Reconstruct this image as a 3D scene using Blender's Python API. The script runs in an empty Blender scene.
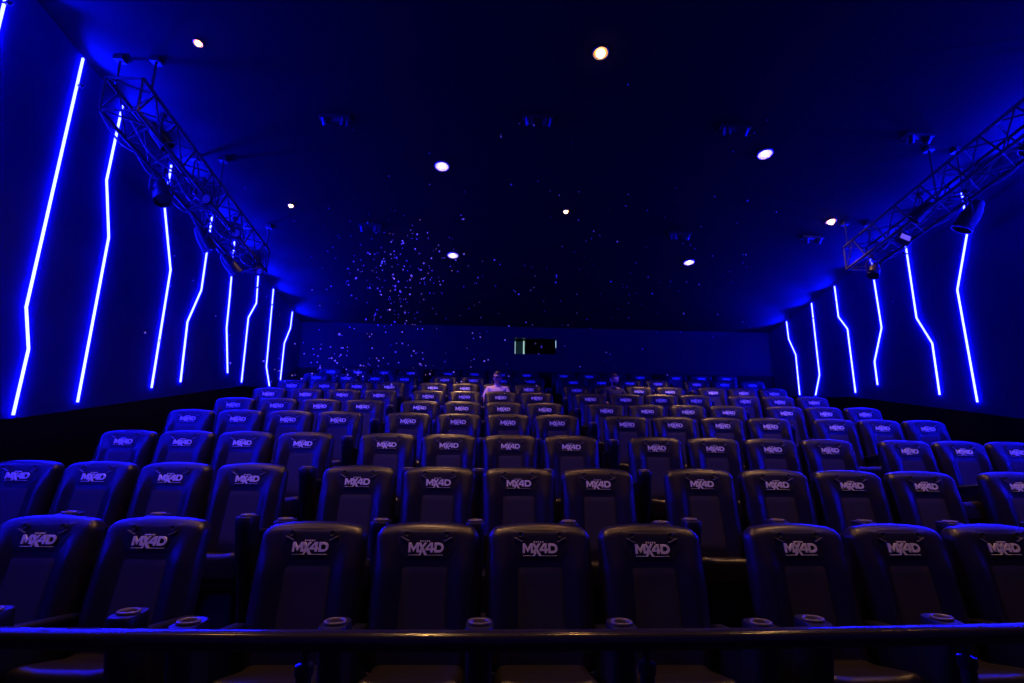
import bpy, bmesh, math, random
from mathutils import Vector, Matrix
random.seed(7)
S = bpy.context.scene
C = S.collection
PI = math.pi
sin, cos = math.sin, math.cos

# ------------------------------------------------------------------ helpers
def link_mesh(name, me, mat=None, parent=None, smooth=False):
    if mat is not None and not me.materials:
        me.materials.append(mat)
    if smooth:
        me.polygons.foreach_set('use_smooth', [True] * len(me.polygons))
    o = bpy.data.objects.new(name, me)
    C.objects.link(o)
    if parent:
        o.parent = parent
    return o

def obj(name, bm, mat, parent=None, smooth=False, sharp=None):
    me = bpy.data.meshes.new(name)
    bmesh.ops.recalc_face_normals(bm, faces=bm.faces)
    bm.to_mesh(me)
    bm.free()
    o = link_mesh(name, me, mat, parent, smooth)
    if smooth and sharp:
        try:
            me.set_sharp_from_angle(angle=math.radians(sharp))
        except Exception:
            pass
    return o

def thing(name, label, cat, loc=(0, 0, 0), rotz=0, group=None):
    o = bpy.data.objects.new(name, None)
    C.objects.link(o)
    o.empty_display_size = 0.1
    o.location = loc
    o.rotation_euler = (0, 0, rotz)
    o['label'] = label
    o['category'] = cat
    if group:
        o['group'] = group
    return o

def tag(o, label, cat, group=None, kind=None):
    o['label'] = label
    o['category'] = cat
    if group: o['group'] = group
    if kind: o['kind'] = kind
    return o

def struct(name, bm, mat, smooth=False):
    o = obj(name, bm, mat, None, smooth)
    o['kind'] = 'structure'
    return o

def box(bm, x0, x1, y0, y1, z0, z1, bev=0.0, seg=2, M=None):
    vs = [bm.verts.new(v) for v in ((x0,y0,z0),(x1,y0,z0),(x1,y1,z0),(x0,y1,z0),(x0,y0,z1),(x1,y0,z1),(x1,y1,z1),(x0,y1,z1))]
    fs = [bm.faces.new([vs[i] for i in f]) for f in ((3,2,1,0),(4,5,6,7),(0,1,5,4),(1,2,6,5),(2,3,7,6),(3,0,4,7))]
    if bev > 0:
        es = list({e for f in fs for e in f.edges})
        r = bmesh.ops.bevel(bm, geom=es, offset=bev, segments=seg, affect='EDGES', profile=0.6)
        vs = list({v for v in r['verts']} | {v for v in vs if v.is_valid})
    if M is not None:
        for v in vs:
            v.co = M @ v.co
    return vs

def loft(bm, rings, cap=True):
    R = [[bm.verts.new(p) for p in r] for r in rings]
    n = len(R[0])
    for a, b in zip(R, R[1:]):
        for i in range(n):
            j = (i + 1) % n
            bm.faces.new((a[i], a[j], b[j], b[i]))
    if cap:
        bm.faces.new(R[0][::-1])
        bm.faces.new(R[-1])
    return R

def tube(bm, pts, r, n=8, cap=True):
    pts = [Vector(p) for p in pts]
    rs = r if isinstance(r, (list, tuple)) else [r] * len(pts)
    rings = []
    for i, p in enumerate(pts):
        d = (pts[min(i + 1, len(pts) - 1)] - pts[max(i - 1, 0)]).normalized()
        a = d.orthogonal().normalized() if i == 0 else (rings_a - d * rings_a.dot(d)).normalized()
        rings_a = a
        b = d.cross(a)
        rings.append([p + (a * cos(2 * PI * k / n) + b * sin(2 * PI * k / n)) * rs[i] for k in range(n)])
    loft(bm, rings, cap)

def lathe(bm, prof, n=20, M=None, cap=True):
    rings = []
    for r, z in prof:
        ring = [Vector((r * cos(2 * PI * k / n), r * sin(2 * PI * k / n), z)) for k in range(n)]
        if M is not None:
            ring = [M @ p for p in ring]
        rings.append(ring)
    loft(bm, rings, cap)

def rrect(x0, x1, y0, y1, z, r, k=4):
    out = []
    for cx, cy, a0 in ((x1 - r, y1 - r, 0), (x0 + r, y1 - r, 90), (x0 + r, y0 + r, 180), (x1 - r, y0 + r, 270)):
        for i in range(k + 1):
            a = math.radians(a0 + 90 * i / k)
            out.append(Vector((cx + r * cos(a), cy + r * sin(a), z)))
    return out

# ------------------------------------------------------------------ materials
def mat(name, col, rough=0.6, metal=0.0, spec=0.5, emit=None, estr=0.0, noise=None, bump=0.0, bscale=200, sheen=0.0, coat=0.0):
    m = bpy.data.materials.new(name)
    m.use_nodes = True
    nt = m.node_tree
    b = nt.nodes['Principled BSDF']
    b.inputs['Base Color'].default_value = (*col, 1)
    b.inputs['Roughness'].default_value = rough
    b.inputs['Metallic'].default_value = metal
    b.inputs['Specular IOR Level'].default_value = spec
    if sheen: b.inputs['Sheen Weight'].default_value = sheen
    if coat: b.inputs['Coat Weight'].default_value = coat
    if emit:
        b.inputs['Emission Color'].default_value = (*emit, 1)
        b.inputs['Emission Strength'].default_value = estr
    tc = nt.nodes.new('ShaderNodeTexCoord')
    if noise:
        n = nt.nodes.new('ShaderNodeTexNoise')
        n.inputs['Scale'].default_value = noise[0]
        nt.links.new(tc.outputs['Object'], n.inputs['Vector'])
        mx = nt.nodes.new('ShaderNodeMix')
        mx.data_type = 'RGBA'
        mx.inputs['A'].default_value = (*[c * (1 - noise[1]) for c in col], 1)
        mx.inputs['B'].default_value = (*[min(1, c * (1 + noise[1])) for c in col], 1)
        nt.links.new(n.outputs['Fac'], mx.inputs['Factor'])
        nt.links.new(mx.outputs['Result'], b.inputs['Base Color'])
    if bump:
        n2 = nt.nodes.new('ShaderNodeTexNoise')
        n2.inputs['Scale'].default_value = bscale
        nt.links.new(tc.outputs['Object'], n2.inputs['Vector'])
        bp = nt.nodes.new('ShaderNodeBump')
        bp.inputs['Strength'].default_value = bump
        bp.inputs['Distance'].default_value = 0.002
        nt.links.new(n2.outputs['Fac'], bp.inputs['Height'])
        nt.links.new(bp.outputs['Normal'], b.inputs['Normal'])
    return m

LEATHER = mat('seat_leather', (0.0105, 0.0080, 0.020), rough=0.34, spec=0.45, bump=0.15, bscale=140, noise=(9, 0.15))
PANEL = mat('seat_fabric', (0.021, 0.017, 0.046), rough=0.75, spec=0.35, bump=0.3, bscale=400)
HEADPAD = mat('head_pad_leather', (0.0085, 0.008, 0.020), rough=0.5, spec=0.4, bump=0.2, bscale=160)
LOGO = mat('logo_print', (0.80, 0.78, 0.80), rough=0.6)
CREASE_GLINT = mat('crease_glint_leather', (0.16, 0.15, 0.15), rough=0.35)  # lighter tone painted in for warm light caught on creases
DARK = mat('nozzle_black', (0.008, 0.008, 0.008), rough=0.5)
PLASTIC = mat('armrest_plastic', (0.007, 0.007, 0.012), rough=0.38, spec=0.5)
ARMPAD = mat('cup_holder_ring', (0.12, 0.10, 0.08), rough=0.28, spec=0.6)
BASE = mat('seat_base_black', (0.015, 0.015, 0.016), rough=0.6)
CUSH = mat('seat_cushion_leather', (0.016, 0.013, 0.013), rough=0.33, spec=0.5, bump=0.2, bscale=140)
CARPET = mat('dark_carpet', (0.015, 0.014, 0.016), rough=0.95, spec=0.1, bump=0.4, bscale=500, noise=(30, 0.3))
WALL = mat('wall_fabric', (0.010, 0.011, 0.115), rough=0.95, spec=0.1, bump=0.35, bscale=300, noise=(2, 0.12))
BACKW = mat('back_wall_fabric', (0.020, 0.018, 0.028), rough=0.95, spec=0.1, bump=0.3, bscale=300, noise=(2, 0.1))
DADO = mat('dado_black', (0.006, 0.006, 0.006), rough=0.9, spec=0.1)
CEIL = mat('ceiling_black', (0.012, 0.011, 0.0125), rough=0.95, spec=0.05, noise=(1.2, 0.1))
METALD = mat('truss_metal', (0.035, 0.030, 0.028), rough=0.5, metal=0.2)
BLACKM = mat('fixture_black', (0.02, 0.02, 0.02), rough=0.4)
CABLE = mat('cable_rubber', (0.14, 0.14, 0.16), rough=0.35)
LENS = mat('flood_lens', (0.75, 0.70, 0.72), rough=0.4)
RAIL = mat('rail_lacquer', (0.02, 0.018, 0.018), rough=0.16, spec=0.5)
LED = mat('led_diffuser', (0.8, 0.8, 0.8), rough=0.5, emit=(0.0035, 0.0042, 1.0), estr=265.0)
BULB = mat('bulb_warm', (1, 0.9, 0.8), emit=(1.0, 0.62, 0.30), estr=14.0)
DIFF = mat('downlight_diffuser', (0.8, 0.8, 0.8), rough=0.4, emit=(0.62, 0.54, 0.80), estr=0.9)
TRIMW = mat('downlight_trim', (0.55, 0.5, 0.5), rough=0.3)
HALO_AMBER = mat('halo_amber_reflector', (0.9, 0.35, 0.08), rough=0.5)  # amber colour painted in for the orange halo around small bulbs
SNOW = mat('snow_flake', (0.95, 0.95, 0.92), rough=0.5)
GLASS = mat('booth_glass', (1, 1, 1), rough=0.02)
GLASS.node_tree.nodes['Principled BSDF'].inputs['Transmission Weight'].default_value = 1.0
GLASS.node_tree.nodes['Principled BSDF'].inputs['IOR'].default_value = 1.2
BOOTH = mat('booth_interior', (0.05, 0.06, 0.06), rough=0.8)
BOOTHGLOW = mat('booth_pale_glow', (0.3, 0.4, 0.4), emit=(0.45, 0.75, 0.72), estr=0.9)  # pale glow painted for pane reflections, also used for the streak
TEAL = mat('teal_pane_reflection', (0.02, 0.03, 0.03), emit=(0.02, 0.06, 0.07), estr=0.22)  # greenish pane reflection painted as a faint glow
GREYP = mat('booth_grey', (0.25, 0.32, 0.32), rough=0.5)
SKIN = mat('skin', (0.62, 0.32, 0.20), rough=0.5)
SHIRTP = mat('shirt_pale', (0.62, 0.45, 0.45), rough=0.85, bump=0.3, bscale=60)
SHIRTD = mat('jacket_dark', (0.03, 0.02, 0.03), rough=0.8, bump=0.3, bscale=60)
TROUS = mat('trousers_dark', (0.03, 0.03, 0.04), rough=0.85)
HAIRB = mat('hair_black', (0.012, 0.010, 0.010), rough=0.5)
HAIRR = mat('hair_brown', (0.06, 0.02, 0.015), rough=0.5)
GLASSF = mat('glasses_frame', (0.01, 0.01, 0.01), rough=0.3)
SHOE = mat('shoe_black', (0.02, 0.02, 0.02), rough=0.5)

# ------------------------------------------------------------------ camera
H = 1.613
f, yaw, pitch, roll = 510.0, 0.047, 0.2, 0.013
fx = Vector((sin(yaw) * cos(pitch), cos(yaw) * cos(pitch), sin(pitch)))
rx = Vector((cos(yaw), -sin(yaw), 0))
ux = rx.cross(fx)
rr = rx * cos(roll) + ux * sin(roll)
uu = -rx * sin(roll) + ux * cos(roll)
cam = bpy.data.cameras.new('camera')
cam.sensor_width = 36
cam.lens = f / 1024 * 36
cam.clip_start = 0.05
cam.clip_end = 100
co = bpy.data.objects.new('camera', cam)
C.objects.link(co)
co.matrix_world = Matrix(((rr.x, uu.x, -fx.x, 0), (rr.y, uu.y, -fx.y, 0), (rr.z, uu.z, -fx.z, H), (0, 0, 0, 1)))
S.camera = co

# ------------------------------------------------------------------ room
XL, XR, YB, YF = -4.70, 7.35, 12.70, -3.0
ceil_z = lambda y: 4.69 + 0.18 * (12.04 - y)
LZ = [-0.564, -0.302, -0.024, 0.261, 0.508, 0.781, 1.050, 1.334, 1.614]
FLOOR = [H + z - 1.05 + (0.001 if i == 0 else 0) for i, z in enumerate(LZ)]
BLK = {
 1:{-1:(-2.798,3.169,-0.051), 0:(-0.003,2.956,-0.015), 1:(2.725,3.011,0.022)},
 2:{-1:(-2.823,4.366,-0.065), 0:(-0.050,4.094,-0.018), 1:(2.687,4.191,-0.020), 2:(5.440,4.26,0.018)},
 3:{-1:(-2.767,5.411,-0.094), 0:(-0.063,5.268,-0.003), 1:(2.708,5.353,-0.002), 2:(5.459,5.387,0.018)},
 4:{-1:(-2.760,6.516,-0.053), 0:(-0.043,6.461,0.000), 1:(2.715,6.483,-0.011), 2:(5.455,6.484,0.009)},
 5:{-1:(-2.747,7.626,-0.007), 0:(-0.061,7.644,0.003), 1:(2.734,7.646,-0.021), 2:(5.463,7.582,0.011)},
 6:{-1:(-2.764,8.798,-0.025), 0:(-0.076,8.779,0.001), 1:(2.724,8.796,-0.017), 2:(5.445,8.749,0.004)},
 7:{-1:(-2.818,9.938,-0.018), 0:(-0.123,9.921,0.000), 1:(2.682,9.919,0.002), 2:(5.409,9.913,-0.002)},
 8:{-1:(-2.708,10.972,-0.008), 0:(0.008,10.966,0.000), 1:(2.798,10.973,-0.007), 2:(5.511,10.916,-0.017)},
 9:{-1:(-2.74,12.06,0.0), 0:(0.0,12.06,0.0), 1:(2.75,12.06,0.0), 2:(5.48,12.05,0.0)},
}
ROWY = [3.05, 4.21, 5.35, 6.49, 7.63, 8.78, 9.91, 10.97, 12.06]

# stepped floor: one continuous carpeted rake
bm = bmesh.new()
prof = [(YF, 0.0)]
for i in range(1, 9):
    yy = ROWY[i] - 0.80
    prof += [(yy, FLOOR[i - 1]), (yy, FLOOR[i])]
prof += [(YB, FLOOR[8])]
loft_r = [[Vector((x, y, z)) for y, z in prof] + [Vector((x, YB, -0.3)), Vector((x, YF, -0.3))] for x in (XL, XR)]
loft(bm, loft_r)
struct('floor', bm, CARPET)

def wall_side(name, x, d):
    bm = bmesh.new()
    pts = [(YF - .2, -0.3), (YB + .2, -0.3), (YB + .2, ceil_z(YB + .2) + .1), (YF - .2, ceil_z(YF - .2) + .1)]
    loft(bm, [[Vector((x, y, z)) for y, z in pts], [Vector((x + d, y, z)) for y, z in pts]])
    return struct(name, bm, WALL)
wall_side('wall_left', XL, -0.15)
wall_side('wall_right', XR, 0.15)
# ceiling follows the rake
bm = bmesh.new()
loft(bm, [[Vector((x, YF - .2, ceil_z(YF - .2))), Vector((x, YB + .2, ceil_z(YB + .2))), Vector((x, YB + .2, ceil_z(YB + .2) + .15)), Vector((x, YF - .2, ceil_z(YF - .2) + .15))] for x in (XL - .15, XR + .15)])
struct('ceiling', bm, CEIL)
# back wall with the booth opening
WX0, WX1, WZ0, WZ1 = 0.64, 1.76, 3.84, 4.31
bm = bmesh.new()
zt = ceil_z(YB) + .05
for a in ((XL, WX0, -0.3, zt), (WX1, XR, -0.3, zt), (WX0, WX1, -0.3, WZ0), (WX0, WX1, WZ1, zt)):
    box(bm, a[0], a[1], YB, YB + .12, a[2], a[3])
struct('wall_back', bm, BACKW)
bm = bmesh.new()
box(bm, XL, XR, YF - .15, YF, -0.3, ceil_z(YF) + .1)
struct('wall_front', bm, WALL)
# dark lower wall panelling, stepping up with the rake
def dado(name, x, d):
    bm = bmesh.new()
    pts = [(YF, -0.3), (YB, -0.3), (YB, 2.95), (11.2, 2.74), (9.94, 2.65), (5.3, 1.80), (YF, 1.2)]
    loft(bm, [[Vector((x, y, z)) for y, z in pts], [Vector((x + d, y, z)) for y, z in pts]])
    return struct(name, bm, DADO)
dado('trim_1', XL, 0.03)
dado('trim_2', XR, -0.03)
bm = bmesh.new()
box(bm, XL, XR, YB - .03, YB, FLOOR[8], 3.42)
struct('trim_3', bm, DADO)

# projection booth window
bm = bmesh.new()
fw = 0.03
for a in ((WX0, WX1, WZ0, WZ0 + fw), (WX0, WX1, WZ1 - fw, WZ1), (WX0, WX0 + fw, WZ0, WZ1), (WX1 - fw, WX1, WZ0, WZ1)):
    box(bm, a[0], a[1], YB - .02, YB + .12, a[2], a[3])
wf = struct('window_1', bm, BLACKM)
bm = bmesh.new()
box(bm, WX0 + fw, WX1 - fw, YB + .05, YB + .056, WZ0 + fw, WZ1 - fw)
g = obj('pane', bm, GLASS, wf)
# booth box behind the glass
bm = bmesh.new()
box(bm, -0.4, 2.8, YB + 1.6, YB + 1.65, 3.2, 4.9)
box(bm, -0.45, -0.4, YB + .12, YB + 1.65, 3.2, 4.9)
box(bm, 2.8, 2.85, YB + .12, YB + 1.65, 3.2, 4.9)
box(bm, -0.45, 2.85, YB + .12, YB + 1.65, 3.15, 3.2)
box(bm, -0.45, 2.85, YB + .12, YB + 1.65, 4.9, 4.95)
o = struct('wall_booth', bm, BOOTH)
t = thing('projector', 'projector with painted pane reflections seen through the left part of the booth window', 'projector', (0.80, YB + .45, 3.2))
bm = bmesh.new(); box(bm, -.17, .17, 0, .5, .62, 1.12, .03); obj('housing', bm, GREYP, t)
bm = bmesh.new(); box(bm, -.13, -.09, -.012, -.002, .68, 1.08); obj('reflection_bar', bm, BOOTHGLOW, t)  # glowing bar stands in for a cyan-white reflection in the pane
bm = bmesh.new(); box(bm, .115, .145, -.012, -.002, .66, 1.10); obj('reflection_bar', bm, BOOTHGLOW, t)
bm = bmesh.new(); box(bm, -.08, .10, -.008, -.001, .70, 1.08); obj('reflection_panel', bm, TEAL, t)  # glowing panel stands in for the greenish reflection in the pane
bm = bmesh.new(); box(bm, -.12, .12, .05, .45, 0, .62, .01); obj('pedestal', bm, BLACKM, t)
bm = bmesh.new(); box(bm, 1.715, 1.728, YB + .02, YB + .045, 4.06, 4.24)
tag(obj('pale_streak', bm, BOOTHGLOW), 'thin vertical pale streak at the right edge of the booth window', 'indicator light')  # emissive pale streak beside the frame

# ------------------------------------------------------------------ LED wall strips
def strip(x, d, pts, label):
    bm = bmesh.new()
    W, D = 0.0095, 0.018
    P = [Vector((0, y, z)) for y, z in pts]
    rings = []
    for i, p in enumerate(P):
        a = (P[i] - P[i - 1]).normalized() if i else (P[1] - P[0]).normalized()
        b = (P[i + 1] - P[i]).normalized() if i < len(P) - 1 else a
        tdir = (a + b).normalized()
        nrm = Vector((0, -tdir.z, tdir.y))
        k = W / max(0.3, nrm.dot(Vector((0, -a.z, a.y))))
        rings.append([Vector((x, 0, 0)) + p + nrm * k, Vector((x + d * D, 0, 0)) + p + nrm * k,
                      Vector((x + d * D, 0, 0)) + p - nrm * k, Vector((x, 0, 0)) + p - nrm * k])
    loft(bm, rings)
    o = obj('led_wall_strip', bm, LED)
    tag(o, label, 'light strip', 'zigzag light strips on the side walls')
    top = P[-1] if P[-1].z > P[0].z else P[0]
    bm = bmesh.new()
    Mu = Matrix.Translation((x + d * .07, top.y, top.z - .33)) @ Matrix.Rotation(d * math.radians(42), 4, 'Y')
    lathe(bm, [(.012, -.05), (.024, -.045), (.026, .0), (.022, .0), (.018, -.02), (.004, -.02)], 12, Mu)
    box(bm, x, x + d * .06, top.y - .012, top.y + .012, top.z - .365, top.z - .345)
    obj('added_glow_can', bm, BLACKM, o, True, 50)  # added can, made up to carry the extra ceiling glow
    ld = bpy.data.lights.new('added_glow_beam', 'SPOT')  # added spot that lays a blue glow on the ceiling above the strip
    ld.energy = ADDED_GLOW
    ld.color = (0.001, 0.003, 1.0)
    ld.spot_size = math.radians(104)
    ld.spot_blend = 0.5
    ld.shadow_soft_size = 0.03
    lo = bpy.data.objects.new('added_glow_beam', ld)
    C.objects.link(lo)
    lo.parent = o
    lo.location = (x + d * .09, top.y, top.z - .30)
    lo.rotation_euler = Vector((-d * 1.15, 0, -1)).to_track_quat('Z', 'Y').to_euler()
ADDED_GLOW = 460  # power of the added ceiling glow spots
cz = lambda y: ceil_z(y) - 0.03
LS = [
 ([(11.75, 2.99), (11.76, 3.84), (12.02, 4.26), (12.04, cz(12.04))], 'S-bent blue-white light strip on the left wall, nearest the back wall'),
 ([(11.2, 2.79), (10.95, 3.17), (10.88, cz(10.88))], 'light strip on the left wall kinked near its foot, second from the back wall'),
 ([(9.94, 2.72), (9.91, 3.98), (10.17, 4.35), (10.1, cz(10.1))], 'S-bent light strip on the left wall, third from the back wall'),
 ([(9.38, 2.82), (9.15, 3.6), (9.12, 4.2), (9.04, cz(9.04))], 'nearly straight light strip on the left wall, fourth from the back wall'),
 ([(8.01, 2.49), (7.97, 3.43), (8.22, 4.02), (8.23, cz(8.23))], 'light strip on the left wall bent at mid height, fifth from the back wall'),
 ([(7.36, 2.33), (7.38, 4.07), (7.04, 4.90), (7.04, cz(7.04))], 'light strip below the left truss, sixth from the back wall'),
 ([(6.11, 2.03), (6.13, 4.05), (5.94, 4.71), (5.97, cz(5.97))], 'light strip crossed by the near end of the left truss'),
 ([(5.34, 1.84), (5.36, 2.51), (5.24, 2.92), (5.30, cz(5.30))], 'tallest light strip on the left wall, left of the truss'),
 ([(4.37, 1.6), (4.37, cz(4.37))], 'light strip at the very left edge, only its top end showing'),
 ([(3.2, 1.5), (3.35, 3.0), (3.2, cz(3.2))], 'light strip on the left wall beside the front row'),
 ([(2.2, 1.5), (2.2, cz(2.2))], 'light strip on the left wall just ahead of the front row'),
]
RS = [
 ([(11.66, 2.85), (11.66, 3.81), (11.88, 4.24), (11.90, cz(11.9))], 'S-bent blue-white light strip on the right wall, nearest the back wall'),
 ([(11.08, 2.79), (10.87, 3.22), (10.88, cz(10.88))], 'light strip on the right wall kinked near its foot, second from the back wall'),
 ([(9.83, 2.72), (9.84, 4.03), (10.06, 4.34), (10.07, cz(10.07))], 'S-bent light strip on the right wall, third from the back wall'),
 ([(9.23, 2.81), (9.23, 3.25), (8.95, 3.85), (8.99, cz(8.99))], 'light strip on the right wall bulging backward at mid height, fourth from the back wall'),
 ([(7.94, 2.5), (7.93, 3.35), (8.16, 3.84), (8.16, cz(8.16))], 'light strip under the square flood light, right wall'),
 ([(7.32, 2.33), (7.34, 4.09), (7.01, 4.95), (7.0, cz(7.0))], 'rightmost visible light strip, kinked at mid height on the right wall'),
 ([(5.9, 2.0), (5.98, 4.1), (5.94, cz(5.94))], 'light strip on the right wall beside the third row'),
 ([(5.2, 1.8), (5.3, cz(5.30))], 'light strip on the right wall beside the second row'),
 ([(4.2, 1.6), (4.2, cz(4.2))], 'light strip on the right wall between the first and second rows'),
 ([(3.2, 1.5), (3.2, cz(3.2))], 'light strip on the right wall beside the front row'),
]
for p, l in LS: strip(XL, 1, p, l)
for p, l in RS: strip(XR, -1, p, l)

# ------------------------------------------------------------------ theatre seat
TILT = math.tan(math.radians(12))
TOPZ = 1.179
def sgnpow(v, p): return math.copysign(abs(v) ** p, v)

def back_depth(x, z):
    """front-surface y of the backrest at lateral x, height z (local: logo point y=0, z=1.05)"""
    y = (z - 1.05) * TILT
    b = 0.038 * math.exp(-((abs(x) - 0.205) / 0.055) ** 2) * max(0.0, min(1.0, (1.12 - z) / 0.16))
    y -= b
    y += max(0.0, z - 1.10) ** 2 * 1.6
    return y

def make_backrest():
    bm = bmesh.new()
    NU, NV = 30, 30
    Z0, HW, RC = 0.50, 0.290, 0.085
    def outline_half(z):
        base = HW - 0.012 * max(0, (0.8 - z) / 0.3) - 0.006 * max(0.0, (z - 0.95) / 0.24)
        return base
    ztop = lambda x: TOPZ - 0.030 * (abs(x) / HW) ** 2.2 - (0.055 * max(0.0, (abs(x) - 0.225) / 0.065) ** 2.6)
    us = [sin(PI / 2 * (-1 + 2 * i / NU)) for i in range(NU + 1)]
    us = [0.5 * (u + (-1 + 2 * i / NU)) for i, u in enumerate(us)]
    vs = [0.5 * (1 - cos(PI * j / NV)) for j in range(NV + 1)]
    r = 0.045
    front, back = [], []
    for j, v in enumerate(vs):
        fr, br = [], []
        for i, u in enumerate(us):
            hw = outline_half(Z0 + v * (TOPZ - Z0))
            x = u * hw
            z = Z0 + v * (ztop(x) - Z0)
            e = min(hw - abs(x), ztop(x) - z, (z - Z0) + 0.02)
            k = 0.0 if e >= r else r - math.sqrt(max(0.0, r * r - (r - e) ** 2))
            yf = back_depth(x, z) + k
            th = 0.13 - 0.02 * v
            yb = (z - 1.05) * TILT + th - k * 0.8
            fr.append(bm.verts.new((x, yf, z)))
            br.append(bm.verts.new((x, max(yb, yf + 0.004), z)))
        front.append(fr); back.append(br)
    for j in range(NV):
        for i in range(NU):
            bm.faces.new((front[j][i], front[j][i + 1], front[j + 1][i + 1], front[j + 1][i]))
            bm.faces.new((back[j][i + 1], back[j][i], back[j + 1][i], back[j + 1][i + 1]))
        bm.faces.new((front[j][0], front[j + 1][0], back[j + 1][0], back[j][0]))
        bm.faces.new((front[j + 1][NU], front[j][NU], back[j][NU], back[j + 1][NU]))
    for i in range(NU):
        bm.faces.new((front[0][i + 1], front[0][i], back[0][i], back[0][i + 1]))
        bm.faces.new((front[NV][i], front[NV][i + 1], back[NV][i + 1], back[NV][i]))
    return bm

def pad(hwf, z0, z1, puff, zfun=None, nu=14, nv=14, lift=0.004, edge=0.022):
    """an upholstered pad lying on the backrest's front surface"""
    bm = bmesh.new()
    G = []
    for j in range(nv + 1):
        row = []
        v = j / nv
        z = z0 + (z1 - z0) * v
        hw = hwf(v)
        for i in range(nu + 1):
            u = -1 + 2 * i / nu
            u = 0.6 * u + 0.4 * sin(u * PI / 2)
            x = u * hw
            e = min(hw - abs(x), (z - z0), (z1 - z))
            q = max(0, min(1, e / edge))
            q = math.sqrt(max(0, 1 - (1 - q) ** 2))
            y = back_depth(x, z) + 0.006 - (lift + puff) * q
            row.append(bm.verts.new((x, y, z)))
        G.append(row)
    for j in range(nv):
        for i in range(nu):
            bm.faces.new((G[j][i], G[j][i + 1], G[j + 1][i + 1], G[j + 1][i]))
    # back skin
    G2 = [[bm.verts.new(v.co + Vector((0, 0.012 if 0 < j < nv and 0 < i < nu else 0.001, 0))) for i, v in enumerate(r)] for j, r in enumerate(G)]
    for j in range(nv):
        for i in range(nu):
            bm.faces.new((G2[j][i + 1], G2[j][i], G2[j + 1][i], G2[j + 1][i + 1]))
    for i in range(nu):
        bm.faces.new((G[0][i + 1], G[0][i], G2[0][i], G2[0][i + 1]))
        bm.faces.new((G[nv][i], G[nv][i + 1], G2[nv][i + 1], G2[nv][i]))
    for j in range(nv):
        bm.faces.new((G[j][0], G[j + 1][0], G2[j + 1][0], G2[j][0]))
        bm.faces.new((G[j + 1][nu], G[j][nu], G2[j][nu], G2[j + 1][nu]))
    return bm

def make_logo():
    """MX4D in bold capitals with the small marks above and the small line below"""
    bm = bmesh.new()
    polys = []
    # units: letter height 1, placed along x; later scaled
    def P(pts, dx): polys.append([(x + dx, y) for x, y in pts])
    # M
    P([(0, 0), (.25, 0), (.25, 1), (0, 1)], 0)
    P([(.95, 0), (1.2, 0), (1.2, 1), (.95, 1)], 0)
    P([(.25, 1), (.25, .62), (.6, .05), (.6, .48), (.27, 1)], 0)
    P([(.95, 1), (.93, 1), (.6, .48), (.6, .05), (.95, .62)], 0)
    # X (its tail drops below the line)
    P([(0, 1), (.32, 1), (1.12, -.30), (.80, -.30)], 1.12)
    P([(.72, 1), (1.02, 1), (.30, 0), (0, 0)], 1.12)
    P([(-.02, -.30), (.20, -.30), (.42, .02), (.30, .18)], 1.22)
    # 4
    P([(.58, 0), (.84, 0), (.84, 1), (.58, 1)], 2.02)
    P([(-.02, .22), (1.0, .22), (1.0, .42), (-.02, .42)], 2.02)
    P([(-.02, .42), (.26, .42), (.58, .78), (.58, 1), (.50, 1)], 2.02)
    # D
    P([(0, 0), (.26, 0), (.26, 1), (0, 1)], 3.05)
    n = 10
    outer = [(.55 + .55 * sin(PI * k / n), .5 + .5 * cos(PI * k / n)) for k in range(n + 1)]
    inner = [(.55 + .28 * sin(PI * k / n), .5 + .27 * cos(PI * k / n)) for k in range(n + 1)]
    outer = [(.26, 1)] + outer + [(.26, 0)]
    inner = [(.26, .77)] + inner + [(.26, .23)]
    for k in range(len(outer) - 1):
        P([outer[k], outer[k + 1], inner[k + 1], inner[k]], 3.05)
    # crown marks above, small line of text below (too small to read)
    for k in range(5):
        P([(1.32 + k * .26, 1.10), (1.42 + k * .26, 1.10), (1.44 + k * .26, 1.24), (1.34 + k * .26, 1.24)], 0)
    for k in range(19):
        if 6 < k < 9: continue
        P([(.02 + k * .215, -.30), (.17 + k * .215, -.30), (.13 + k * .215, -.255), (.05 + k * .215, -.255)], 0)
    sc = 0.190 / 4.15
    for pl in polys:
        a = [];  b = []
        for x, y in pl:
            X = (x - 2.07) * sc
            Z = 1.061 + (y - .5) * sc * 1.02
            Y = back_depth(X, Z) - 0.0125
            a.append(bm.verts.new((X, Y, Z))); b.append(bm.verts.new((X, Y + 0.009, Z)))
        try:
            bm.faces.new(a); bm.faces.new(b[::-1])
            for i in range(len(a)):
                j = (i + 1) % len(a)
                bm.faces.new((a[j], a[i], b[i], b[j]))
        except ValueError:
            pass
    return bm

def make_crease_glint(s):
    """painted highlight of a crease catching light, below each air nozzle"""
    bm = bmesh.new()
    pts = [(.092, 1.096), (.112, 1.103), (.122, 1.111), (.142, 1.114), (.124, 1.104), (.112, 1.097), (.098, 1.091)]
    a = [bm.verts.new((s * x, back_depth(x, z) - 0.0115, z)) for x, z in pts]
    b = [bm.verts.new((s * x, back_depth(x, z) - 0.0025, z)) for x, z in pts]
    bm.faces.new(a); bm.faces.new(b[::-1])
    for i in range(len(a)):
        j = (i + 1) % len(a)
        bm.faces.new((a[j], a[i], b[i], b[j]))
    return bm

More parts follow.
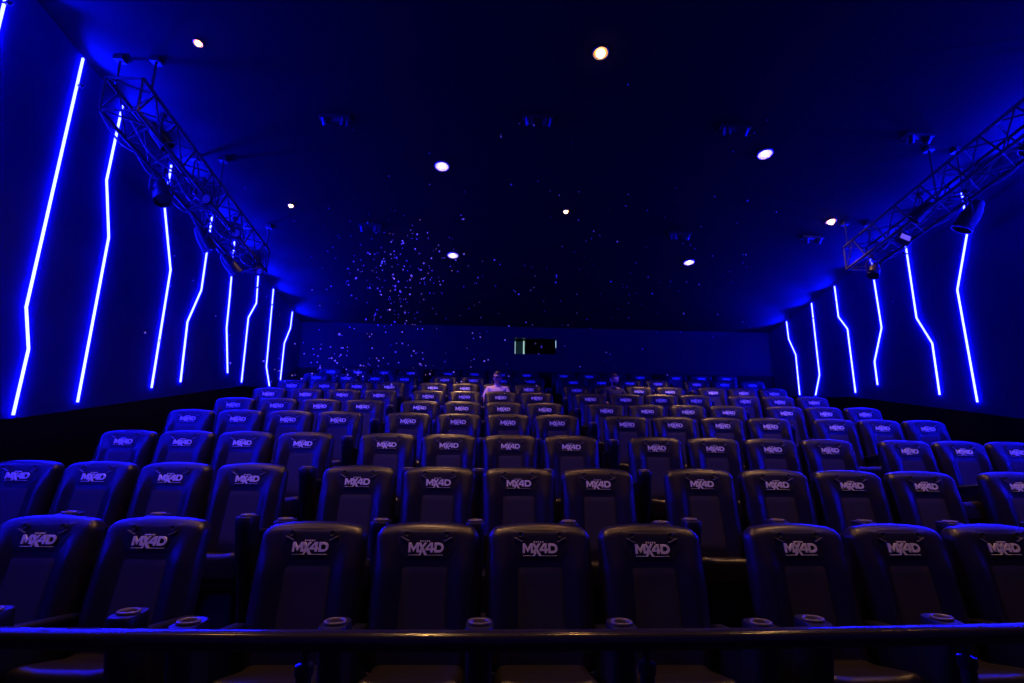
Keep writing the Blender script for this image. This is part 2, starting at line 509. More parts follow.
def make_cushion():
    bm = bmesh.new()
    NU, NV = 18, 18
    x0, y0, y1, zt, zb = 0.238, -0.50, -0.02, 0.600, 0.44
    G = []
    for j in range(NV + 1):
        v = 0.5 * (1 - cos(PI * j / NV))
        y = y0 + (y1 - y0) * v
        row = []
        for i in range(NU + 1):
            u = sin(PI / 2 * (-1 + 2 * i / NU))
            x = u * x0
            e = min(x0 - abs(x), (y - y0))
            r = 0.05
            k = 0 if e >= r else r - math.sqrt(max(0, r * r - (r - e) ** 2))
            z = zt - k - 0.075 * min(1, v * 1.6) + 0.012 * math.exp(-((abs(x) - .2) / .05) ** 2)
            row.append(bm.verts.new((x, y, z)))
        G.append(row)
    B = [[bm.verts.new((v.co.x, v.co.y, zb)) for v in r] for r in G]
    for j in range(NV):
        for i in range(NU):
            bm.faces.new((G[j][i], G[j][i + 1], G[j + 1][i + 1], G[j + 1][i]))
            bm.faces.new((B[j][i + 1], B[j][i], B[j + 1][i], B[j + 1][i + 1]))
        bm.faces.new((G[j][0], G[j + 1][0], B[j + 1][0], B[j][0]))
        bm.faces.new((G[j + 1][NU], G[j][NU], B[j][NU], B[j + 1][NU]))
    for i in range(NU):
        bm.faces.new((G[0][i + 1], G[0][i], B[0][i], B[0][i + 1]))
        bm.faces.new((G[NV][i], G[NV][i + 1], B[NV][i + 1], B[NV][i]))
    return bm

def make_armbody(x):
    bm = bmesh.new()
    # tapered front column carrying the cup pod, and a lower side wall sloping back
    rings = []
    for z, w_, ya, yb in ((0.16, .044, -.50, -.34), (0.40, .047, -.54, -.36), (0.60, .054, -.59, -.40), (0.74, .056, -.61, -.44), (0.80, .059, -.62, -.455), (0.845, .060, -.62, -.455), (.852, .056, -.616, -.459)):
        rings.append([p + Vector((x, 0, 0)) for p in rrect(-w_, w_, ya, yb, z, .042 if w_ > .043 else .035)])
    loft(bm, rings)
    v = []
    for sx in (-.018, .018):
        v.append([Vector((x + sx, y, z)) for y, z in ((-.44, .10), (.04, .10), (.04, .66), (-.02, .68), (-.44, .735))])
    loft(bm, v)
    return bm

def make_armpad(x):
    bm = bmesh.new()
    # slim padded top sloping down behind the cup pod
    rings = []
    for y, z in ((-.45, .735), (-.43, .74), (-.05, .685), (-.03, .675)):
        h = .012
        rings.append([Vector((x + a, y, z + c)) for a, c in ((-.034, -h), (.034, -h), (.036, 0), (.028, h), (-.028, h), (-.036, 0))])
    loft(bm, rings)
    return bm

def make_cup(x):
    bm = bmesh.new()
    M = Matrix.Translation((x, -.54, .852))
    prof = [(.040, -.002), (.054, -.002), (.058, .004), (.056, .011), (.050, .013), (.044, .010), (.041, .004)]
    rings = [[M @ Vector((r * .86 * cos(2 * PI * k / 24), r * .72 * sin(2 * PI * k / 24), z)) for k in range(24)] for r, z in prof]
    loft(bm, rings + [rings[0]], cap=False)
    bmesh.ops.remove_doubles(bm, verts=bm.verts, dist=1e-6)
    return bm

def make_base():
    bm = bmesh.new()
    rings = []
    for z, w_, ya, yb in ((0.0, .235, -.40, .08), (0.05, .235, -.40, .08), (0.06, .19, -.36, .05), (0.30, .17, -.34, .05), (0.36, .235, -.42, .05), (0.44, .24, -.46, .05)):
        rings.append(rrect(-w_, w_, ya, yb, z, .03))
    loft(bm, rings)
    return bm

def make_footrest():
    bm = bmesh.new()
    box(bm, -.17, .17, -.60, -.42, .02, .07, .015)
    box(bm, -.13, -.09, -.46, -.36, .02, .07)
    box(bm, .09, .13, -.46, -.36, .02, .07)
    return bm

proto_parts = []
def mesh_of(name, bm, m, smooth=True, sharp=40):
    me = bpy.data.meshes.new(name)
    bmesh.ops.recalc_face_normals(bm, faces=bm.faces)
    bm.to_mesh(me); bm.free()
    me.materials.append(m)
    if smooth:
        me.polygons.foreach_set('use_smooth', [True] * len(me.polygons))
        try: me.set_sharp_from_angle(angle=math.radians(sharp))
        except Exception: pass
    return me

SEAT = dict(
    backrest=mesh_of('backrest', make_backrest(), LEATHER, sharp=70),
    centre_panel=mesh_of('centre_panel', pad(lambda v: 0.132 - 0.006 * v, 0.56, 0.984, 0.006), PANEL, sharp=60),
    head_pad=mesh_of('head_pad', pad(lambda v: 0.125 + 0.045 * min(1, v * 2.2), 0.988, 1.150, 0.003, edge=.010), HEADPAD, sharp=60),
    logo=mesh_of('logo', make_logo(), LOGO, smooth=False),
    glint_a=mesh_of('crease_glint', make_crease_glint(-1), CREASE_GLINT, smooth=False),
    glint_b=mesh_of('crease_glint', make_crease_glint(1), CREASE_GLINT, smooth=False),
    seat_cushion=mesh_of('seat_cushion', make_cushion(), CUSH, sharp=50),
    base=mesh_of('base', make_base(), BASE, smooth=False),
    footrest=mesh_of('footrest', make_footrest(), BASE, smooth=False),
)
def nozzle(s):
    bm = bmesh.new()
    zz, xx = 1.128, 0.108 * s
    M = Matrix.Translation((xx, back_depth(xx, zz) - 0.006, zz)) @ Matrix.Rotation(math.radians(90 - 12), 4, 'X')
    lathe(bm, [(.003, -.006), (.0125, -.004), (.015, -.001), (.0165, .003), (.0145, .005), (.010, .002), (.002, .001)], 14, M)
    return bm
SEAT['nozzle_a'] = mesh_of('air_nozzle', nozzle(-1), DARK)
SEAT['nozzle_b'] = mesh_of('air_nozzle', nozzle(1), DARK)
for k, sx in (('r', .31), ('l', -.31)):
    SEAT['arm_' + k] = mesh_of('armrest', make_armbody(sx), PLASTIC, sharp=50)
    SEAT['pad_' + k] = mesh_of('arm_pad', make_armpad(sx), PLASTIC, sharp=60)
    SEAT['cup_' + k] = mesh_of('cup_holder', make_cup(sx), ARMPAD, sharp=60)

ORD = ['front', 'second', 'third', 'fourth', 'fifth', 'sixth', 'seventh', 'eighth', 'back']
BN = {-1: 'left block', 0: 'centre-left block', 1: 'centre-right block', 2: 'right block'}
PN = ['first', 'second', 'third', 'fourth']
def child(name, me, parent):
    o = bpy.data.objects.new(name, me)
    C.objects.link(o)
    o.parent = parent
    return o
def make_seat(label, arms):
    t = thing('theatre_seat', label, 'theatre seat', group='theatre seats with a white logo')
    b = child('backrest', SEAT['backrest'], t)
    h = child('head_pad', SEAT['head_pad'], b)
    child('centre_panel', SEAT['centre_panel'], b)
    child('logo', SEAT['logo'], b)
    child('crease_glint', SEAT['glint_a'], b); child('crease_glint', SEAT['glint_b'], b)
    child('air_nozzle', SEAT['nozzle_a'], b); child('air_nozzle', SEAT['nozzle_b'], b)
    child('seat_cushion', SEAT['seat_cushion'], t)
    child('base', SEAT['base'], t)
    child('footrest', SEAT['footrest'], t)
    for k in arms:
        a = child('armrest', SEAT['arm_' + k], t)
        child('arm_pad', SEAT['pad_' + k], a)
        child('cup_holder', SEAT['cup_' + k], a)
    return t
SEATPOS = {}
for r in range(1, 10):
    for b in (-1, 0, 1, 2):
        if b not in BLK[r]: continue
        cx, cy, ang = BLK[r][b]
        n = 3 if b == 2 else 4
        for k in range(n):
            if r == 1 and ((b == -1 and k < 2) or (b == 1 and k == 3)): continue
            if r == 2 and b == 2 and k > 0: continue
            xc = (k - 1.5) * 0.62
            if b == -1:
                pos = PN[3 - k] + ' seat from its right end'
            else:
                pos = PN[k] + ' seat from its left end'
            label = 'theatre seat in the %s row, %s, %s' % (ORD[r - 1], BN[b], pos)
            t = make_seat(label, 'lr' if k == 0 else 'r')
            t.location = (cx + xc, cy + ang * xc, FLOOR[r - 1])
            t.rotation_euler = (0, 0, math.atan(ang))
            SEATPOS[(r, b * 4 + k)] = t.location.copy()

# ------------------------------------------------------------------ front guard rail
t = thing('guard_rail', 'dark glossy guard rail on posts running in front of the front row', 'railing', (0.1, 1.83, 0))
bm = bmesh.new()
pts = []
for i in range(-30, 31):
    x = i * 0.13
    pts.append(Vector((x, 0.016 * x * x, 1.012 if abs(x) < 9 else 1)))
rings = []
for i, p in enumerate(pts):
    d = (pts[min(i + 1, len(pts) - 1)] - pts[max(0, i - 1)]).normalized()
    n = Vector((-d.y, d.x, 0))
    prof = [(-.026, -.052), (.026, -.052), (.032, -.045), (.032, -.012), (.026, -.003), (.012, .002), (-.012, .002), (-.026, -.003), (-.032, -.012), (-.032, -.045)]
    rings.append([p + n * a + Vector((0, 0, b)) for a, b in prof])
loft(bm, rings)
obj('handrail', bm, RAIL, t, True, 50)
for x in (-2.8, -1.75, -.665, .445, 1.58, 2.7):
    y = 0.016 * x * x
    bm = bmesh.new()
    lathe(bm, [(.06, 0), (.06, .012), (.030, .016), (.0235, .03), (.0235, .88), (.029, .885), (.029, .915), (.012, .92), (.012, .962)], 16, Matrix.Translation((x, y, 0)))
    obj('post', bm, RAIL, t, True, 40)

# ------------------------------------------------------------------ trusses
def truss(x0, x1, ya, yb, top, bot, label):
    cx = (x0 + x1) / 2
    t = thing('lighting_truss', label, 'truss', (0, 0, 0), group='lighting trusses')
    L = yb - ya
    N = 8
    ys = [ya + L * i / N for i in range(N + 1)]
    tp = lambda x, y: Vector((x, y, ceil_z(y) - top))
    bt = lambda x, y: Vector((x, y, ceil_z(y) - bot))
    for x, fn in ((x0, tp), (x1, tp), (x0, bt), (x1, bt)):
        bm = bmesh.new()
        tube(bm, [fn(x, ya), fn(x, yb)], .024, 10)
        obj('chord', bm, METALD, t, True, 60)
    bm = bmesh.new()
    for i in range(N):
        a, b = ys[i], ys[i + 1]
        m = (a + b) / 2
        for x in (x0, x1):
            tube(bm, [bt(x, a), tp(x, m)], .011, 6); tube(bm, [tp(x, m), bt(x, b)], .011, 6)
        for fn in (tp, bt):
            tube(bm, [fn(x0, a), fn(x1, m)], .011, 6); tube(bm, [fn(x1, m), fn(x0, b)], .011, 6)
    for y in (ya, (ya + yb) / 2, yb):
        tube(bm, [tp(x0, y), tp(x1, y)], .014, 6); tube(bm, [bt(x0, y), bt(x1, y)], .014, 6)
        tube(bm, [tp(x0, y), bt(x0, y)], .014, 6); tube(bm, [tp(x1, y), bt(x1, y)], .014, 6)
    obj('lacing', bm, METALD, t, True, 60)
    for y in (ya + .15, (ya + yb) / 2, yb - .1):
        for x in (x0, x1):
            bm = bmesh.new()
            tube(bm, [tp(x, y), Vector((x, y, ceil_z(y) - .03))], .014, 8)
            box(bm, x - .05, x + .05, y - .05, y + .05, ceil_z(y) - .05, ceil_z(y) + .02)
            obj('hanger', bm, METALD, t)
    return t
truss(-4.28, -3.88, 5.15, 8.65, .40, .80, 'dark box lighting truss hung under the ceiling along the left wall')
truss(6.08, 6.48, 4.3, 8.0, .40, .80, 'dark box lighting truss hung under the ceiling along the right wall')

def stage_light(x, y, z, aim, label, lens=BLACKM, sc=1.0):
    """a par can on a yoke, clamp at (x,y,z)"""
    t = thing('stage_light', label, 'stage light', (x, y, z), group='stage lights on the trusses')
    d = Vector(aim).normalized()
    side = d.cross(Vector((0, 0, 1))).normalized()
    M = Matrix.Translation((0, 0, -.26 * sc)) @ d.to_track_quat('Z', 'Y').to_matrix().to_4x4()
    bm = bmesh.new()
    lathe(bm, [(.02 * sc, -.17 * sc), (.05 * sc, -.15 * sc), (.075 * sc, -.06 * sc), (.085 * sc, .0), (.085 * sc, .13 * sc), (.092 * sc, .135 * sc), (.092 * sc, .15 * sc), (.08 * sc, .15 * sc), (.078 * sc, .10 * sc)], 18, M)
    obj('lamp_housing', bm, BLACKM, t, True, 40)
    bm = bmesh.new()
    lathe(bm, [(.002, .118 * sc), (.05 * sc, .122 * sc), (.076 * sc, .112 * sc), (.076 * sc, .105 * sc), (.002, .105 * sc)], 18, M)
    obj('lens', bm, lens, t, True, 40)
    bm = bmesh.new()
    c = Vector((0, 0, -.26 * sc))
    s = side * .11 * sc
    tube(bm, [c + s, c + s * 1.05 + Vector((0, 0, .10 * sc)), c + s * .9 + Vector((0, 0, .17 * sc)), c + Vector((0, 0, .19 * sc)), c - s * .9 + Vector((0, 0, .17 * sc)), c - s * 1.05 + Vector((0, 0, .10 * sc)), c - s], .010 * sc, 6)
    tube(bm, [c - s * 1.05, c - s * .7], .014 * sc, 8)
    tube(bm, [c + s * 1.05, c + s * .7], .014 * sc, 8)
    obj('yoke', bm, METALD, t, True, 60)
    bm = bmesh.new()
    tube(bm, [(0, 0, -.08 * sc), (0, 0, -.01)], .016, 8)
    box(bm, -.025, .025, -.04, .04, -.03, .03, .006)
    obj('clamp', bm, METALD, t)
    return t
def fz(y, h): return ceil_z(y) - h
stage_light(-4.15, 6.12, fz(6.12, .79), (.4, -.3, -.8), 'dark stage light hanging over the sixth light strip of the left wall', sc=1.15)
stage_light(-3.95, 5.65, fz(5.65, .42), (.5, .3, -.7), 'dark stage light inside the near end of the left truss')
stage_light(-3.95, 6.62, fz(6.62, .55), (.8, -.3, -.5), 'stage light with a pale lens inside the left truss at its middle', LENS, sc=.9)
stage_light(-4.15, 7.17, fz(7.17, .79), (.4, .4, -.8), 'dark stage light hanging over the fifth light strip of the left wall', sc=1.15)
stage_light(-3.92, 7.50, fz(7.50, .55), (.7, -.6, -.5), 'stage light with a pale lens inside the left truss past its middle', LENS, sc=.8)
stage_light(-4.12, 7.90, fz(7.90, .79), (.5, .5, -.7), 'dark stage light hanging over the fourth light strip of the left wall', sc=1.1)
stage_light(-3.90, 8.35, fz(8.35, .70), (.6, -.6, -.6), 'stage light with a pale lens at the far end of the left truss', LENS, sc=.8)
stage_light(6.30, 5.95, fz(5.95, .79), (-.4, .3, -.8), 'dark stage light hanging over the kinked strip of the right wall', sc=1.35)
stage_light(6.12, 6.45, fz(6.45, .50), (-.6, .4, -.6), 'dark stage light inside the right truss near its middle')
stage_light(6.35, 5.1, fz(5.1, .50), (-.4, .3, -.8), 'dark stage light inside the right truss at the picture edge')
stage_light(6.28, 7.65, fz(7.65, .74), (-.5, -.3, -.8), 'dark stage light at the far end of the right truss', sc=.95)

# square flood light with a pale face on the right truss
FACE = mat('flood_face', (0.7, 0.6, 0.6), rough=0.4, emit=(0.15, 0.09, 0.14), estr=1.0)
t = thing('flood_light', 'square flood light with a pale face hanging from the right truss', 'flood light', (6.2, 6.93, fz(6.93, .80)))
Mf = Matrix.Translation((-.02, -.05, -.10)) @ Matrix.Rotation(math.radians(-20), 4, 'Z') @ Matrix.Rotation(math.radians(34), 4, 'Y') @ Matrix.Rotation(math.radians(-35), 4, 'X')
bm = bmesh.new(); box(bm, -.085, .085, -.03, .05, -.085, .085, .012, 2, Mf); obj('lamp_housing', bm, BLACKM, t)
bm = bmesh.new(); box(bm, -.066, .066, -.036, -.028, -.066, .066, .003, 1, Mf); obj('lens', bm, FACE, t)
bm = bmesh.new(); tube(bm, [Mf @ Vector((-.10, 0, 0)), Mf @ Vector((-.10, .03, .09)), (0, 0, .04), Mf @ Vector((.10, .03, .09)), Mf @ Vector((.10, 0, 0))], .008, 6); obj('yoke', bm, METALD, t, True)
bm = bmesh.new(); box(bm, -.03, .03, -.03, .03, -.02, .05, .006); obj('clamp', bm, METALD, t)

# cables looped along the trusses
def cable(pts, label, r=.011):
    bm = bmesh.new()
    P = [Vector(p) for p in pts]
    out = []
    for i in range(len(P) - 1):
        a, b = P[i], P[i + 1]
        for k in range(8):
            s = k / 8
            out.append(a.lerp(b, s) + Vector((0, 0, -.14 * sin(PI * s) * min(1, (b - a).length))))
    out.append(P[-1])
    tube(bm, out, r, 6)
    tag(obj('cable', bm, CABLE, None, True), label, 'cable', 'cables along the trusses')
cable([(-4.3, y, fz(y, .80)) for y in (5.2, 5.8, 6.3, 7.0, 7.6, 8.2, 8.6)], 'cable sagging along the outer chord of the left truss')
cable([(-4.05, y, fz(y, .78)) for y in (5.3, 6.1, 6.9, 7.7, 8.5)], 'cable sagging through the middle of the left truss', .013)
cable([(6.5, y, fz(y, .72)) for y in (4.4, 5.2, 6.0, 6.9, 7.8)], 'cable sagging along the outer chord of the right truss')
cable([(6.35, y, fz(y, .62)) for y in (4.5, 5.5, 6.3, 7.2, 7.9)], 'cable sagging inside the right truss', .014)
cable([(6.42, y, fz(y, .66)) for y in (4.6, 5.7, 6.5)], 'short cable bundle at the near end of the right truss', .018)

# ------------------------------------------------------------------ ceiling fittings
def downlight(x, y, big, label, power, bright=False):
    z = ceil_z(y)
    t = thing('ceiling_downlight', label, 'downlight', (x, y, z), group='white ring downlights' if big else 'small warm downlights')
    tilt = Matrix.Rotation(math.atan(-.18), 4, 'X')
    R = .098 if big else (.085 if bright else .05)
    bm = bmesh.new()
    lathe(bm, [(R * .80, .01), (R * 1.08, .01), (R * 1.12, -.006), (R * 1.08, -.016), (R * .98, -.018), (R * .92, -.010), (R * .85, -.002)], 28, tilt)
    obj('trim_ring', bm, TRIMW if big else BLACKM, t, True, 60)
    bm = bmesh.new()
    lathe(bm, [(.004, -.004), (R * .5, -.005), (R * .93, -.010), (R * .93, .004), (.004, .004)], 28, tilt)
    obj('reflector', bm, DIFF if big else HALO_AMBER, t, True, 60)
    bm = bmesh.new()
    rb = .030 if big else (.050 if bright else .030)
    lathe(bm, [(.002, -.006 - rb * 1.2), (rb * .6, -.006 - rb), (rb, -.006 - rb * .4), (rb * .9, -.006), (rb * .5, 0)], 16, tilt)
    obj('bulb', bm, BULB, t, True, 60)
    ld = bpy.data.lights.new('downlight_beam', 'SPOT')
    ld.energy = power
    ld.color = (1.0, 0.44, 0.14) if not big else (1.0, 0.50, 0.19)
    ld.spot_size = math.radians(84 if big else 90)
    ld.spot_blend = 1.0
    ld.shadow_soft_size = 0.05
    lo = bpy.data.objects.new('downlight_beam', ld)
    C.objects.link(lo)
    lo.parent = t
    lo.location = (0, 0, -.09)
W1, W2 = 300, 110
for x, y, p in ((-.74, 6.88, W1), (3.86, 6.38, W1), (-.72, 9.33, W1), (3.90, 9.33, W1)):
    s = 'left' if x < 1 else 'right'
    downlight(x, y, True, 'white ring downlight with a lit bulb, %s of the %s pair on the ceiling' % (s, 'near' if y < 8 else 'far'), p)
for x, y, p, l in ((-.74, 3.75, W1, 'white ring downlight over the left half of the second row'), (3.86, 3.75, W1, 'white ring downlight over the right half of the second row'),
                   (-.74, 1.2, W1 * .45, 'white ring downlight ahead of the guard rail on the left'), (3.86, 1.2, W1 * .45, 'white ring downlight ahead of the guard rail on the right')):
    downlight(x, y, True, l, p)
for x, y, l in ((-3.29, 5.06, 'small warm downlight right of the near end of the left truss'),
                (1.19, 4.94, 'small bright orange downlight, topmost on the ceiling in view'),
                (-3.29, 7.94, 'small faint warm downlight right of the far end of the left truss'),
                (1.24, 7.85, 'small warm downlight in the middle of the ceiling'),
                (5.81, 7.87, 'small bright orange downlight beside the right truss'),
                (-3.29, 2.1, 'small warm downlight over the left end of the guard rail'),
                (5.81, 2.1, 'small warm downlight over the right end of the guard rail'),
                (1.2, 2.1, 'small warm downlight over the guard rail')):
    downlight(x, y, False, l, W2, 'bright orange' in l)

def twin(x, y, label):
    t = thing('twin_ceiling_spot', label, 'ceiling spot', (x, y, ceil_z(y)), group='unlit twin ceiling spots')
    bm = bmesh.new(); box(bm, -.20, .20, -.05, .05, -.035, .03, .01); obj('mounting_bar', bm, BLACKM, t)
    for s in (-1, 1):
        bm = bmesh.new()
        M = Matrix.Translation((s * .12, 0, -.05)) @ Matrix.Rotation(math.radians(35), 4, 'X') @ Matrix.Rotation(math.radians(s * 15), 4, 'Y')
        lathe(bm, [(.02, .05), (.045, .04), (.055, -.01), (.060, -.06), (.052, -.06), (.03, -.03), (.004, -.02)], 18, M)
        obj('spot_head', bm, PLASTIC, t, True, 50)
for x, y, l in ((-2.06, 6.04, 'unlit twin spot on the ceiling between the left truss and the middle'),
                (.58, 5.9, 'unlit twin spot near the middle of the ceiling'),
                (3.21, 5.92, 'unlit twin spot above the near right ring downlight'),
                (5.74, 5.93, 'unlit twin spot left of the right truss'),
                (-2.11, 8.43, 'unlit twin spot low on the left half of the ceiling'),
                (3.37, 8.37, 'unlit twin spot above the far right ring downlight'),
                (5.78, 8.36, 'unlit twin spot beneath the orange downlight by the right truss')):
    twin(x, y, l)

# ------------------------------------------------------------------ artificial snow in the air
bm = bmesh.new()
def flake(p, r):
    vs = [bm.verts.new(p + Vector(v) * r) for v in ((1, 0, 0), (-1, 0, 0), (0, 1, 0), (0, -1, 0), (0, 0, 1), (0, 0, -1))]
    for a, b, c in ((0, 2, 4), (2, 1, 4), (1, 3, 4), (3, 0, 4), (2, 0, 5), (1, 2, 5), (3, 1, 5), (0, 3, 5)):
        bm.faces.new((vs[a], vs[b], vs[c]))
def cloud(n, c, s, r0=.0050, r1=.013):
    k = 0
    while k < n:
        p = Vector([random.gauss(c[i], s[i]) for i in range(3)])
        if p.y < 2.6 or p.y > 12 or p.z > ceil_z(p.y) - .3 or p.z < 2.2 or p.x < XL + .4: continue
        k += 1
        flake(p, r0 + (r1 - r0) * random.random() ** 2)
cloud(230, (-1.30, 6.7, 3.75), (.42, .6, .5))
cloud(80, (-1.0, 6.2, 3.2), (1.2, 1.1, .6))
cloud(120, (1.5, 6.4, 3.9), (1.1, 1.2, .7))
cloud(70, (-1.7, 5.4, 2.35), (.55, .6, .15), .005, .014)
cloud(40, (-.6, 5.6, 2.5), (1.0, .6, .2), .005, .012)
o = obj('drifting_snow', bm, SNOW)
tag(o, 'fine white artificial snow drifting in the air under the ceiling', 'snow', kind='stuff')

# ------------------------------------------------------------------ people
def person(loc, rz, label, shirt, hair, head_yaw, head_tilt, glasses=False, beard=False):
    t = thing('person', label, 'person', loc, rz)
    # joints (local, facing -Y, z up from the tier floor)
    J = {
     'pel': (0, -.20, .68, .135, .11), 'bel': (0, -.19, .80, .130, .10), 'che': (0, -.16, .94, .150, .105), 'up': (0, -.13, 1.04, .135, .085),
     'nk': (0, -.125, 1.115, .055, .055), 'hd': (0, -.13, 1.17, .055, .06),
    }
    for s, k in ((-1, 'l'), (1, 'r')):
        J['sh' + k] = (.165 * s, -.13, 1.045, .062, .060)
        J['el' + k] = (.245 * s, -.22, .84, .045, .045)
        J['wr' + k] = (.20 * s, -.42, .76, .030, .026)
        J['hp' + k] = (.09 * s, -.24, .66, .090, .085)
        J['kn' + k] = (.12 * s, -.66, .64, .062, .062)
        J['cf' + k] = (.12 * s, -.68, .42, .055, .055)
        J['an' + k] = (.12 * s, -.68, .10, .036, .036)
        J['ft' + k] = (.13 * s, -.80, .05, .038, .028)
        J['pm' + k] = (.175 * s, -.50, .745, .036, .018)
    E = [('pel', 'bel'), ('bel', 'che'), ('che', 'up'), ('up', 'nk'), ('nk', 'hd')]
    for k in 'lr':
        E += [('up', 'sh' + k), ('sh' + k, 'el' + k), ('el' + k, 'wr' + k), ('wr' + k, 'pm' + k), ('pel', 'hp' + k), ('hp' + k, 'kn' + k), ('kn' + k, 'cf' + k), ('cf' + k, 'an' + k), ('an' + k, 'ft' + k)]
    def skin(names, edges, grow=0, root='pel', sub=2, rad=None):
        names = list(names)
        me = bpy.data.meshes.new('tmp')
        me.from_pydata([J[n][:3] for n in names], [(names.index(a), names.index(b)) for a, b in edges], [])
        o = bpy.data.objects.new('tmp', me); C.objects.link(o)
        m = o.modifiers.new('s', 'SKIN'); m.use_smooth_shade = True
        m2 = o.modifiers.new('u', 'SUBSURF'); m2.levels = sub; m2.render_levels = sub
        for i, n in enumerate(names):
            v = me.skin_vertices[0].data[i]
            v.radius = (J[n][3] + grow, J[n][4] + grow)
            v.use_root = (n == root)
        dg = bpy.context.evaluated_depsgraph_get(); dg.update()
        out = bpy.data.meshes.new_from_object(o.evaluated_get(dg))
        bpy.data.objects.remove(o)
        return out
    body = skin(J.keys(), E)
    bm = bmesh.new(); bm.from_mesh(body)
    # fingers: five short tapered chains per hand
    for s in (-1, 1):
        for q in range(5):
            bx = .175 * s + (q - 1.5) * .016
            if q == 4:
                pts = [(.175 * s - .034 * s, -.49, .745), (.175 * s - .055 * s, -.52, .735), (.175 * s - .05 * s, -.55, .715)]
            else:
                L_ = (.060, .075, .080, .068)[q]
                pts = [(bx, -.52, .750), (bx, -.52 - L_ * .55, .742), (bx, -.52 - L_, .715)]
            tube(bm, pts, [.009, .008, .006], 8)
    # head
    HM = Matrix.Translation((0, -.145, 1.265)) @ Matrix.Rotation(head_yaw, 4, 'Z') @ Matrix.Rotation(head_tilt, 4, 'Y')
    N1, N2 = 28, 20
    rings = []
    def head_pt(th, ph, g=0):
        x, y, z = cos(ph) * sin(th), -cos(ph) * cos(th), sin(ph)
        w_ = .076 * (1 - .20 * max(0, -z) ** 1.3)
        d_ = .096
        X, Y, Z = x * w_, y * d_, z * .120
        if y < -.3:
            nose = .024 * math.exp(-(x / .16) ** 2 - ((z + .12) / .16) ** 2)
            brow = .006 * math.exp(-((z - .16) / .07) ** 2)
            eye = -.010 * math.exp(-((abs(x) - .36) / .14) ** 2 - ((z - .03) / .07) ** 2)
            mouth = .006 * math.exp(-(x / .25) ** 2 - ((z + .46) / .06) ** 2) - .004 * math.exp(-(x / .25) ** 2 - ((z + .53) / .03) ** 2)
            chin = .010 * math.exp(-(x / .3) ** 2 - ((z + .78) / .14) ** 2)
            Y -= nose + brow + eye + mouth + chin
        if y > 0 and z < -.3: Y *= .82
        v = Vector((X, Y, Z))
        return v * (1 + g)
    for j in range(1, N2):
        ph = -PI / 2 + PI * j / N2
        rings.append([HM @ head_pt(2 * PI * i / N1, ph) for i in range(N1)])
    loft(bm, rings)
    for s in (-1, 1):   # ears
        M = HM @ Matrix.Translation((s * .076, .008, -.005)) @ Matrix.Rotation(s * PI / 2, 4, 'Y')
        lathe(bm, [(.004, -.008), (.018, -.006), (.026, .004), (.027, .012), (.020, .014), (.006, .006)], 12, M @ Matrix.Scale(1.25, 4, (1, 0, 0)))
    bm.to_mesh(body); bm.free()
    link_mesh('body', body, SKIN, t, True)
    # hair shell
    bm = bmesh.new()
    rings = []
    for j in range(4, N2):
        ph = -PI / 2 + PI * (j + .5) / N2
        ring = []
        for i in range(N1):
            th = 2 * PI * i / N1
            facing = -cos(th)            # -1 front
            g = .13
            lim = .50 if facing < -.35 else (-.05 if facing < .25 else -.55)
            if sin(ph) < lim: g = -.08
            ring.append(HM @ head_pt(th, ph, g))
        rings.append(ring)
    loft(bm, rings)
    obj('hair', bm, hair, t, True)
    if beard:
        bm = bmesh.new()
        rings = []
        for j in range(2, 9):
            ph = -PI / 2 + PI * j / N2
            rings.append([HM @ head_pt(2 * PI * i / N1, ph, .05 if cos(2 * PI * i / N1) > .1 and sin(ph) < -.35 else -.10) for i in range(N1)])
        loft(bm, rings)
        obj('beard', bm, hair, t, True)
    if glasses:
        bm = bmesh.new()
        for s in (-1, 1):
            P_ = [HM @ Vector((s * .034 + .026 * cos(a), -.104 + .008 * abs(cos(a)), .006 + .018 * sin(a))) for a in [2 * PI * k / 14 for k in range(15)]]
            tube(bm, P_, .0035, 6)
            tube(bm, [HM @ Vector((s * .060, -.096, .010)), HM @ Vector((s * .080, 0, .010))], .0028, 6)
            lathe(bm, [(.002, 0), (.025, 0), (.025, .002), (.002, .002)], 14, HM @ Matrix.Translation((s * .034, -.101, .006)) @ Matrix.Rotation(PI / 2, 4, 'X') @ Matrix.Scale(.72, 4, (0, 1, 0)))
        tube(bm, [HM @ Vector((-.009, -.108, .010)), HM @ Vector((.009, -.108, .010))], .003, 6)
        obj('glasses', bm, GLASSF, t, True)
    tn = ['pel', 'bel', 'che', 'up', 'shl', 'shr', 'ell', 'elr']
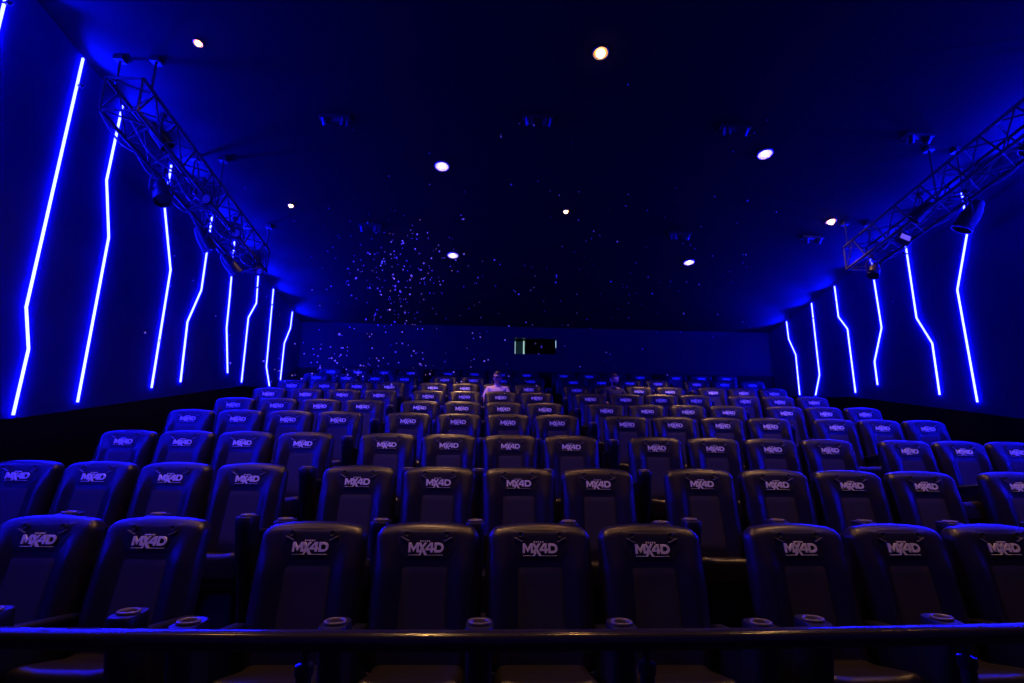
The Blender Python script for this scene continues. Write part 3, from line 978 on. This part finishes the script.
    old = dict(J)
    for k in 'lr':
        e, w_ = Vector(J['el' + k][:3]), Vector(J['wr' + k][:3])
    sm = skin(tn, [e for e in E if e[0] in tn and e[1] in tn], .014)
    link_mesh('shirt', sm, shirt, t, True)
    bm = bmesh.new()
    tube(bm, [(0, -.128, 1.075), (0, -.13, 1.125)], [.088, .066], 18)
    obj('collar', bm, shirt, t, True)
    ln = ['pel', 'hpl', 'hpr', 'knl', 'knr', 'cfl', 'cfr', 'anl', 'anr']
    tm = skin(ln, [e for e in E if e[0] in ln and e[1] in ln], .012)
    link_mesh('trousers', tm, TROUS, t, True)
    for s in (-1, 1):
        bm = bmesh.new()
        rings = []
        for z, a, ya, yb in ((.0, .048, -.88, -.60), (.03, .050, -.885, -.60), (.06, .046, -.86, -.61), (.10, .040, -.76, -.63)):
            rings.append([p + Vector((s * .125, 0, 0)) for p in rrect(-a, a, ya, yb, z, .035)])
        loft(bm, rings)
        obj('shoe', bm, SHOE, t, True, 60)
    return t
p1 = SEATPOS[(7, 2)]; p2 = SEATPOS[(7, 5)]
person((p1.x, p1.y + .0, FLOOR[6]), 0.0, 'person in a pale pink shirt and dark glasses sitting in the seventh row', SHIRTP, HAIRB, -.45, .12, glasses=True)
person((p2.x + .06, p2.y + .0, FLOOR[6]), 0.1, 'bearded person in a dark jacket looking sideways from the seventh row', SHIRTD, HAIRR, .75, -.05, beard=True)

# ------------------------------------------------------------------ world and view
w = bpy.data.worlds.new('world')
S.world = w
w.use_nodes = True
w.node_tree.nodes['Background'].inputs[0].default_value = (0, 0, 0, 1)
w.node_tree.nodes['Background'].inputs[1].default_value = 0
S.view_settings.view_transform = 'Standard'
S.view_settings.look = 'None'
S.view_settings.exposure = 0.0
S.view_settings.gamma = 1.0
S.view_settings.use_curve_mapping = False
S.cycles.use_denoising = True
S.cycles.max_bounces = 6
S.cycles.diffuse_bounces = 3
S.cycles.sample_clamp_indirect = 4.0
S.cycles.caustics_reflective = False
S.cycles.caustics_refractive = False
